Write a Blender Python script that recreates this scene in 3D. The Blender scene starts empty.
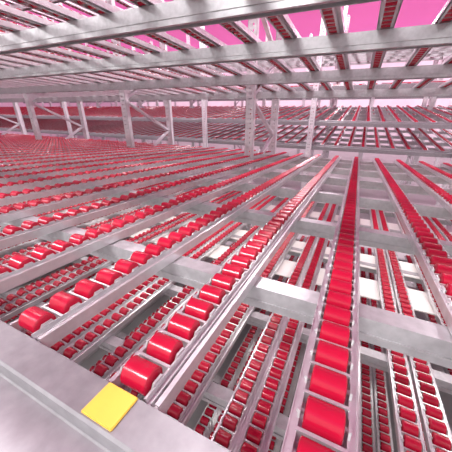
import bpy, bmesh, math, random
from mathutils import Vector, Matrix
random.seed(3)
S=bpy.context.scene
COL=S.collection
TILT=math.radians(4)

# ------------------------------------------------ materials
def mat(name,col,rough=.4,metal=0.0,noise=0.0,nscale=20,bump=0.0,emis=None,estr=0,coat=0,stretch=None):
    m=bpy.data.materials.new(name);m.use_nodes=True
    nt=m.node_tree;b=nt.nodes['Principled BSDF']
    b.inputs['Base Color'].default_value=(*col,1);b.inputs['Roughness'].default_value=rough
    b.inputs['Metallic'].default_value=metal
    b.inputs['Coat Weight'].default_value=coat
    if emis:
        b.inputs['Emission Color'].default_value=(*emis,1);b.inputs['Emission Strength'].default_value=estr
    if noise or bump:
        tc=nt.nodes.new('ShaderNodeTexCoord');mp=nt.nodes.new('ShaderNodeMapping')
        if stretch: mp.inputs['Scale'].default_value=stretch
        nt.links.new(tc.outputs['Object'],mp.inputs['Vector'])
        n=nt.nodes.new('ShaderNodeTexNoise');n.inputs['Scale'].default_value=nscale;n.inputs['Detail'].default_value=5
        nt.links.new(mp.outputs['Vector'],n.inputs['Vector'])
        if noise:
            r=nt.nodes.new('ShaderNodeValToRGB')
            r.color_ramp.elements[0].position=.3;r.color_ramp.elements[1].position=.7
            r.color_ramp.elements[0].color=(*[c*(1-noise) for c in col],1)
            r.color_ramp.elements[1].color=(*[min(1,c*(1+noise)) for c in col],1)
            nt.links.new(n.outputs['Fac'],r.inputs['Fac']);nt.links.new(r.outputs['Color'],b.inputs['Base Color'])
        if bump:
            bp=nt.nodes.new('ShaderNodeBump');bp.inputs['Strength'].default_value=bump;bp.inputs['Distance'].default_value=.002
            nt.links.new(n.outputs['Fac'],bp.inputs['Height']);nt.links.new(bp.outputs['Normal'],b.inputs['Normal'])
    return m
M_red=mat('red_plastic',(.42,.005,.030),.20,0,.12,9,coat=.05)
M_rail=mat('galvanised_rail',(.68,.675,.685),.28,.7,.10,30)
M_beam=mat('galvanised_beam',(.45,.45,.46),.40,.45,.12,45,.15)
M_front=mat('front_beam_steel',(.30,.30,.31),.42,.45,.12,45,.15)
M_post=mat('upright_steel',(.70,.69,.71),.4,.3,.08,30)
M_white=mat('white_panel',(.90,.90,.85),.5,0,.04,10)
M_yel=mat('yellow_plastic',(.78,.50,.07),.45,0,.05,30)
M_floor=mat('concrete_floor',(.34,.335,.335),.5,0,.15,3,.1)
M_ceil=mat('glowing_magenta_ceiling',(.50,.07,.28),.8,0,.08,1,emis=(.78,.16,.46),estr=.7)  # emission puts a pink fluorescent glow into the ceiling colour
M_wall=mat('pale_pink_wall',(.85,.79,.83),.8,0,.05,2)

# ------------------------------------------------ bmesh helpers
def box(bm,x0,x1,y0,y1,z0,z1,mi=0):
    vs=[bm.verts.new((x,y,z)) for z in (z0,z1) for y in (y0,y1) for x in (x0,x1)]
    for q in ((0,2,3,1),(4,5,7,6),(0,1,5,4),(2,6,7,3),(0,4,6,2),(1,3,7,5)):
        f=bm.faces.new([vs[i] for i in q]);f.material_index=mi
def cylx(bm,cy,cz,prof,seg,mi):
    rings=[]
    for (x,r) in prof:
        rings.append([bm.verts.new((x,cy+r*math.cos(2*math.pi*k/seg),cz+r*math.sin(2*math.pi*k/seg))) for k in range(seg)])
    for a,b in zip(rings[:-1],rings[1:]):
        for k in range(seg):
            f=bm.faces.new((a[k],a[(k+1)%seg],b[(k+1)%seg],b[k]));f.smooth=True;f.material_index=mi
    for ring in (rings[0],rings[-1]):
        f=bm.faces.new(ring);f.material_index=mi
def finish(bm,name,mats,sharp=True):
    bmesh.ops.recalc_face_normals(bm,faces=bm.faces[:])
    me=bpy.data.meshes.new(name);bm.to_mesh(me);bm.free()
    for m in mats: me.materials.append(m)
    if sharp:
        try: me.set_sharp_from_angle(angle=math.radians(40))
        except Exception: pass
    return me
def obj(name,me,parent=None,loc=(0,0,0)):
    o=bpy.data.objects.new(name,me);COL.objects.link(o);o.location=loc
    if parent: o.parent=parent
    return o
def empty(name,loc=(0,0,0),rot=(0,0,0)):
    o=bpy.data.objects.new(name,None);COL.objects.link(o);o.location=loc;o.rotation_euler=rot;o.empty_display_size=.1
    return o

# ------------------------------------------------ roller track mesh (z=0 is top of wheels, y along)
PITCH=.0505
def track_mesh(name,length,kind,seg=28):
    bm=bmesh.new()
    R=.0190;W=.0220;n=int(length/PITCH)
    for i in range(n):
        cy=.026+i*PITCH
        prof=[(-W,.007),(-W,.014),(-W+.001,.0165),(-W+.0005,R-.002),(-W+.002,R),(W-.002,R),(W-.0005,R-.002),(W-.001,.0165),(W,.014),(W,.007)]
        cylx(bm,cy,-R,prof,seg,0)
        cylx(bm,cy,-R,[(-.031,.0032),(.031,.0032)],8,1)
        box(bm,-.0275,.0275,cy+PITCH/2-.0022,cy+PITCH/2+.0022,-.034,-.015,1)
    L=n*PITCH+.004
    t=.0014
    for sx in (-1,1):
        x=sx*.0275
        prev=None
        for i in range(n):
            cy=.026+i*PITCH
            for (dy,z) in ((-PITCH/2,-.017),(-.012,-.017),(-.008,-.010),(.008,-.010),(.012,-.017)):
                cur=[bm.verts.new((x+a,cy+dy,zz)) for a in (-t,t) for zz in (-.040,z)]
                if prev:
                    for q in ((0,1),(1,3),(3,2),(2,0)):
                        f=bm.faces.new((prev[q[0]],prev[q[1]],cur[q[1]],cur[q[0]]));f.material_index=1
                prev=cur
        a,b=sorted((x,x-sx*.008));box(bm,a,b,0,L,-.0415,-.0400,1)
    if kind=='flanged':
        box(bm,.0290,.0500,0,L,-.0260,-.0245,1)
        box(bm,.0490,.0505,0,L,-.040,-.015,1)
        box(bm,.0440,.0490,0,L,-.0165,-.0150,1)
        box(bm,.0375,.0390,0,L,-.0245,-.0170,1)
        box(bm,.0290,.0305,0,L,-.040,-.0140,1)
        box(bm,-.0345,-.0285,0,L,-.0215,-.0200,1)
    else:
        for sx in (-1,1):
            a,b=sorted((sx*.0287,sx*.0365));box(bm,a,b,0,L,-.0215,-.0200,1)
            a,b=sorted((sx*.0355,sx*.0368));box(bm,a,b,0,L,-.040,-.0160,1)
    return finish(bm,name,[M_red,M_rail])
LEN=3.70
TR_F=track_mesh('roller_track_flanged',LEN,'flanged')
TR_P=track_mesh('roller_track_plain',LEN,'plain')
TR_FAR=track_mesh('roller_track_far',LEN,'flanged',10)

# ------------------------------------------------ cross beams
def extrude_prof(bm,prof,x0,x1):
    a=[bm.verts.new((x0,y,z)) for y,z in prof];b=[bm.verts.new((x1,y,z)) for y,z in prof]
    n=len(prof)
    for i in range(n): bm.faces.new((a[i],a[(i+1)%n],b[(i+1)%n],b[i]))
    bm.faces.new(a);bm.faces.new(b)
def beam_mesh(name,x0,x1,w=.048,h=.055):
    bm=bmesh.new()
    extrude_prof(bm,[(0,0),(0,-h),(w*.3,-h),(w*.3,-h+.006),(.004,-h+.006),(.004,-.022),(.010,-.016),(.010,-.006),(w-.006,-.006),(w-.006,-h),(w,-h),(w,0)],x0,x1)
    box(bm,x0,x1,-.003,0,-h*.72,-h*.62)
    return finish(bm,name,[M_beam])
X0,X1=-19.0,2.6
BEAM=beam_mesh('cross_beam',X0,X1)
BIGBEAM=beam_mesh('cross_beam_deep',X0,X1,.055,.078)
bm=bmesh.new()
extrude_prof(bm,[(.095,0),(.095,-.075),(-.01,-.075),(-.01,-.030),(-.005,-.026),(.046,-.026),(.048,-.024),(.048,-.003),(.051,0)],X0,X1)
extrude_prof(bm,[(-.012,-.020),(-.016,-.020),(-.016,-.08),(-.012,-.08)],X0,X1)
FRONT=finish(bm,'front_beam',[M_front])

# ------------------------------------------------ upright post (perforated C section), base at z=0
def post_mesh(name,H,w=.095,d=.06):
    bm=bmesh.new();t=.003
    for s in (-1,1):
        a,b=sorted((s*w/2,s*w*.20));box(bm,a,b,0,t,0,H)
        a,b=sorted((s*w/2,s*(w/2-t)));box(bm,a,b,0,d,0,H)
        a,b=sorted((s*w/2,s*w*.3));box(bm,a,b,d-t,d,0,H)
    box(bm,-w*.06,w*.06,0,t,0,H)
    z=0
    while z<H:
        box(bm,-w*.2,w*.2,.0002,t-.0002,z,z+.03);z+=.05
    box(bm,-w*.9,w*.9,-.03,d+.03,0,.008)
    return finish(bm,name,[M_post])
FLOOR_Z=-2.25
ZTOP=2.2
POST=post_mesh('upright_post',ZTOP-FLOOR_Z)
def bar_between(name,p,q,w,parent):
    p=Vector(p);q=Vector(q);L=(q-p).length
    bm=bmesh.new()
    box(bm,-w/2,w/2,-w*.35,-w*.35+.003,0,L);box(bm,-w/2,-w/2+.003,-w*.35,w*.35,0,L);box(bm,w/2-.003,w/2,-w*.35,w*.35,0,L)
    o=obj(name,finish(bm,name,[M_post]),parent,p)
    o.rotation_mode='QUATERNION';o.rotation_quaternion=(q-p).to_track_quat('Z','Y')
    return o

# ------------------------------------------------ racks
B_LOW=[.50,1.03,1.60,2.20,2.80,3.35,3.74]
B_L2=[.62,1.10,2.05,3.0,3.74]
B_UP=[.50,1.05,1.66,2.55,3.74]
def rack(name,oy,oz,levels,far=False,posts=(-2.95,-1.12,1.12),tilt=TILT):
    root=empty(name,(0,oy,oz))
    for li,(z,tracks,beams,bm_) in enumerate(levels):
        dk=bpy.data.objects.new('deck_%d'%(li+1),None);COL.objects.link(dk);dk.parent=root
        dk.empty_display_size=.1
        if tilt<0: dk.location=(0,0,z);zz=0
        else: zz=z
        dk.rotation_euler=(-tilt,0,0)
        obj('front_beam',FRONT,dk,(0,.066,zz-.014))
        for y in beams: obj('cross_beam',bm_,dk,(0,y,zz-.0425))
        for k,x in enumerate(tracks):
            me=TR_FAR if far else (TR_P if (x>-.05) else TR_F)
            obj('roller_track',me,dk,(x,.165,zz))
    for px in posts:
        for py in (-.04,2.92,3.88):
            obj('upright_post',POST,root,(px,py,FLOOR_Z-oz))
        zz=FLOOR_Z-oz+.1
        while zz<ZTOP-oz-.9:
            bar_between('frame_brace',(px,3.86,zz),(px,2.95,zz+.45),.045,root)
            bar_between('frame_brace',(px,2.95,zz+.45),(px,3.86,zz+.9),.045,root)
            zz+=.9
    return root
wide=[.022-.23*i for i in range(-10,60)]
pairs=[];i=-8
while i<30:
    pairs+= [-.13-.27*i,-.215-.27*i];i+=1
near=rack('carton_flow_rack',0,0,[(-.30,wide,B_LOW,BEAM),(-.90,pairs,B_L2,BEAM),(-1.5,pairs,B_L2,BEAM),(.50,wide,B_UP,BIGBEAM),(1.45,wide,B_UP,BIGBEAM)],posts=(-7.3,-5.1,-2.95,-1.12,1.12))
# white panels under the lower deck's lanes, in cross rows
bm=bmesh.new()
for y in (1.60,2.02,2.50,3.05): box(bm,X0,X1,y,y+.24,-.952,-.945)
wp=obj('white_panels',finish(bm,'white_panels',[M_white],False),near);wp.rotation_euler=(-TILT,0,0)
far=[.1-.23*i for i in range(-10,80)]
rack('carton_flow_rack',5.2,0,[(-.62,far,B_UP,BEAM),(-.20,far,B_UP,BEAM),(.35,far,B_UP,BEAM),(.9,far,B_UP,BEAM)],far=True,posts=(-14,-11.8,-9.6,-7.4,-5.2,-3.0,-.8,1.4),tilt=-TILT)
rack('carton_flow_rack',10.6,0,[(-.2,far,B_UP,BEAM),(.35,far,B_UP,BEAM),(.9,far,B_UP,BEAM)],far=True,posts=(-17,-14.7,-12.5,-10.4,-8.2,-6,-4,-2.0,.2,2.4),tilt=-TILT)

# yellow stop plate at the end of a track
bm=bmesh.new();box(bm,-.024,.024,0,.042,-.003,.0)
bmesh.ops.bevel(bm,geom=bm.edges[:],offset=.001,segments=2,affect='EDGES')
yo=obj('yellow_end_stop',finish(bm,'yellow_end_stop',[M_yel]))
yo.matrix_world=Matrix.Rotation(-TILT,4,'X')@Matrix.Translation((-.209,.1185,-.3108))

# ------------------------------------------------ room
def slab(name,x0,x1,y0,y1,z0,z1,m):
    bm=bmesh.new();box(bm,x0,x1,y0,y1,z0,z1);return obj(name,finish(bm,name,[m],False))
slab('floor',-24,8,-5,18,FLOOR_Z-.1,FLOOR_Z,M_floor)
slab('ceiling',-24,8,-2.5,18,3.2,3.3,M_ceil)
slab('wall_back',-24,8,18,18.1,FLOOR_Z,3.2,M_wall)
slab('wall_left',-24.1,-24,-5,18,FLOOR_Z,3.2,M_wall)
def lamp(x,y,sx,sy,e,col,z=3.1,name='overhead_light'):
    l=bpy.data.lights.new(name,'AREA');l.shape='RECTANGLE';l.size=sx;l.size_y=sy;l.energy=e;l.color=col
    o=bpy.data.objects.new(name,l);COL.objects.link(o);o.location=(x,y,z);return o
for x in (-15,-10,-5,-1,3):
    for y in (2,4.7,10,15): lamp(x,y,.3,2.0,{2:85,4.7:210,10:130,15:130}[y],(1,.91,.96))  # the row between the racks is added to brighten the far decks
for x in (-6,-1.5,3):
    o=lamp(x,-1.8,1.6,.5,165,(1,.98,.98),z=2.6);o.rotation_euler=(math.radians(35),0,0)  # added fill, hung behind the camera and tilted at the near rack
for x in (-3.2,-1.2,.8):
    for y in (1.45,2.45):
        lamp(x,y,1.6,.08,5.5,(1,.98,.96),z=-.42-y*math.tan(TILT),name='panel_fill_light')  # added unseen fill below the deck, brightens the white panels

w=bpy.data.worlds.new('world');S.world=w;w.use_nodes=True
w.node_tree.nodes['Background'].inputs[0].default_value=(1,.98,.99,1);w.node_tree.nodes['Background'].inputs[1].default_value=.98

# ------------------------------------------------ camera
cam=bpy.data.cameras.new('camera');co=bpy.data.objects.new('camera',cam);COL.objects.link(co)
cam.sensor_width=36;cam.lens=262/452*36;cam.clip_start=.01
p=math.atan(118/262)
co.rotation_euler=(math.pi/2-p,0,math.radians(25.7))
S.camera=co
S.view_settings.view_transform='Standard'
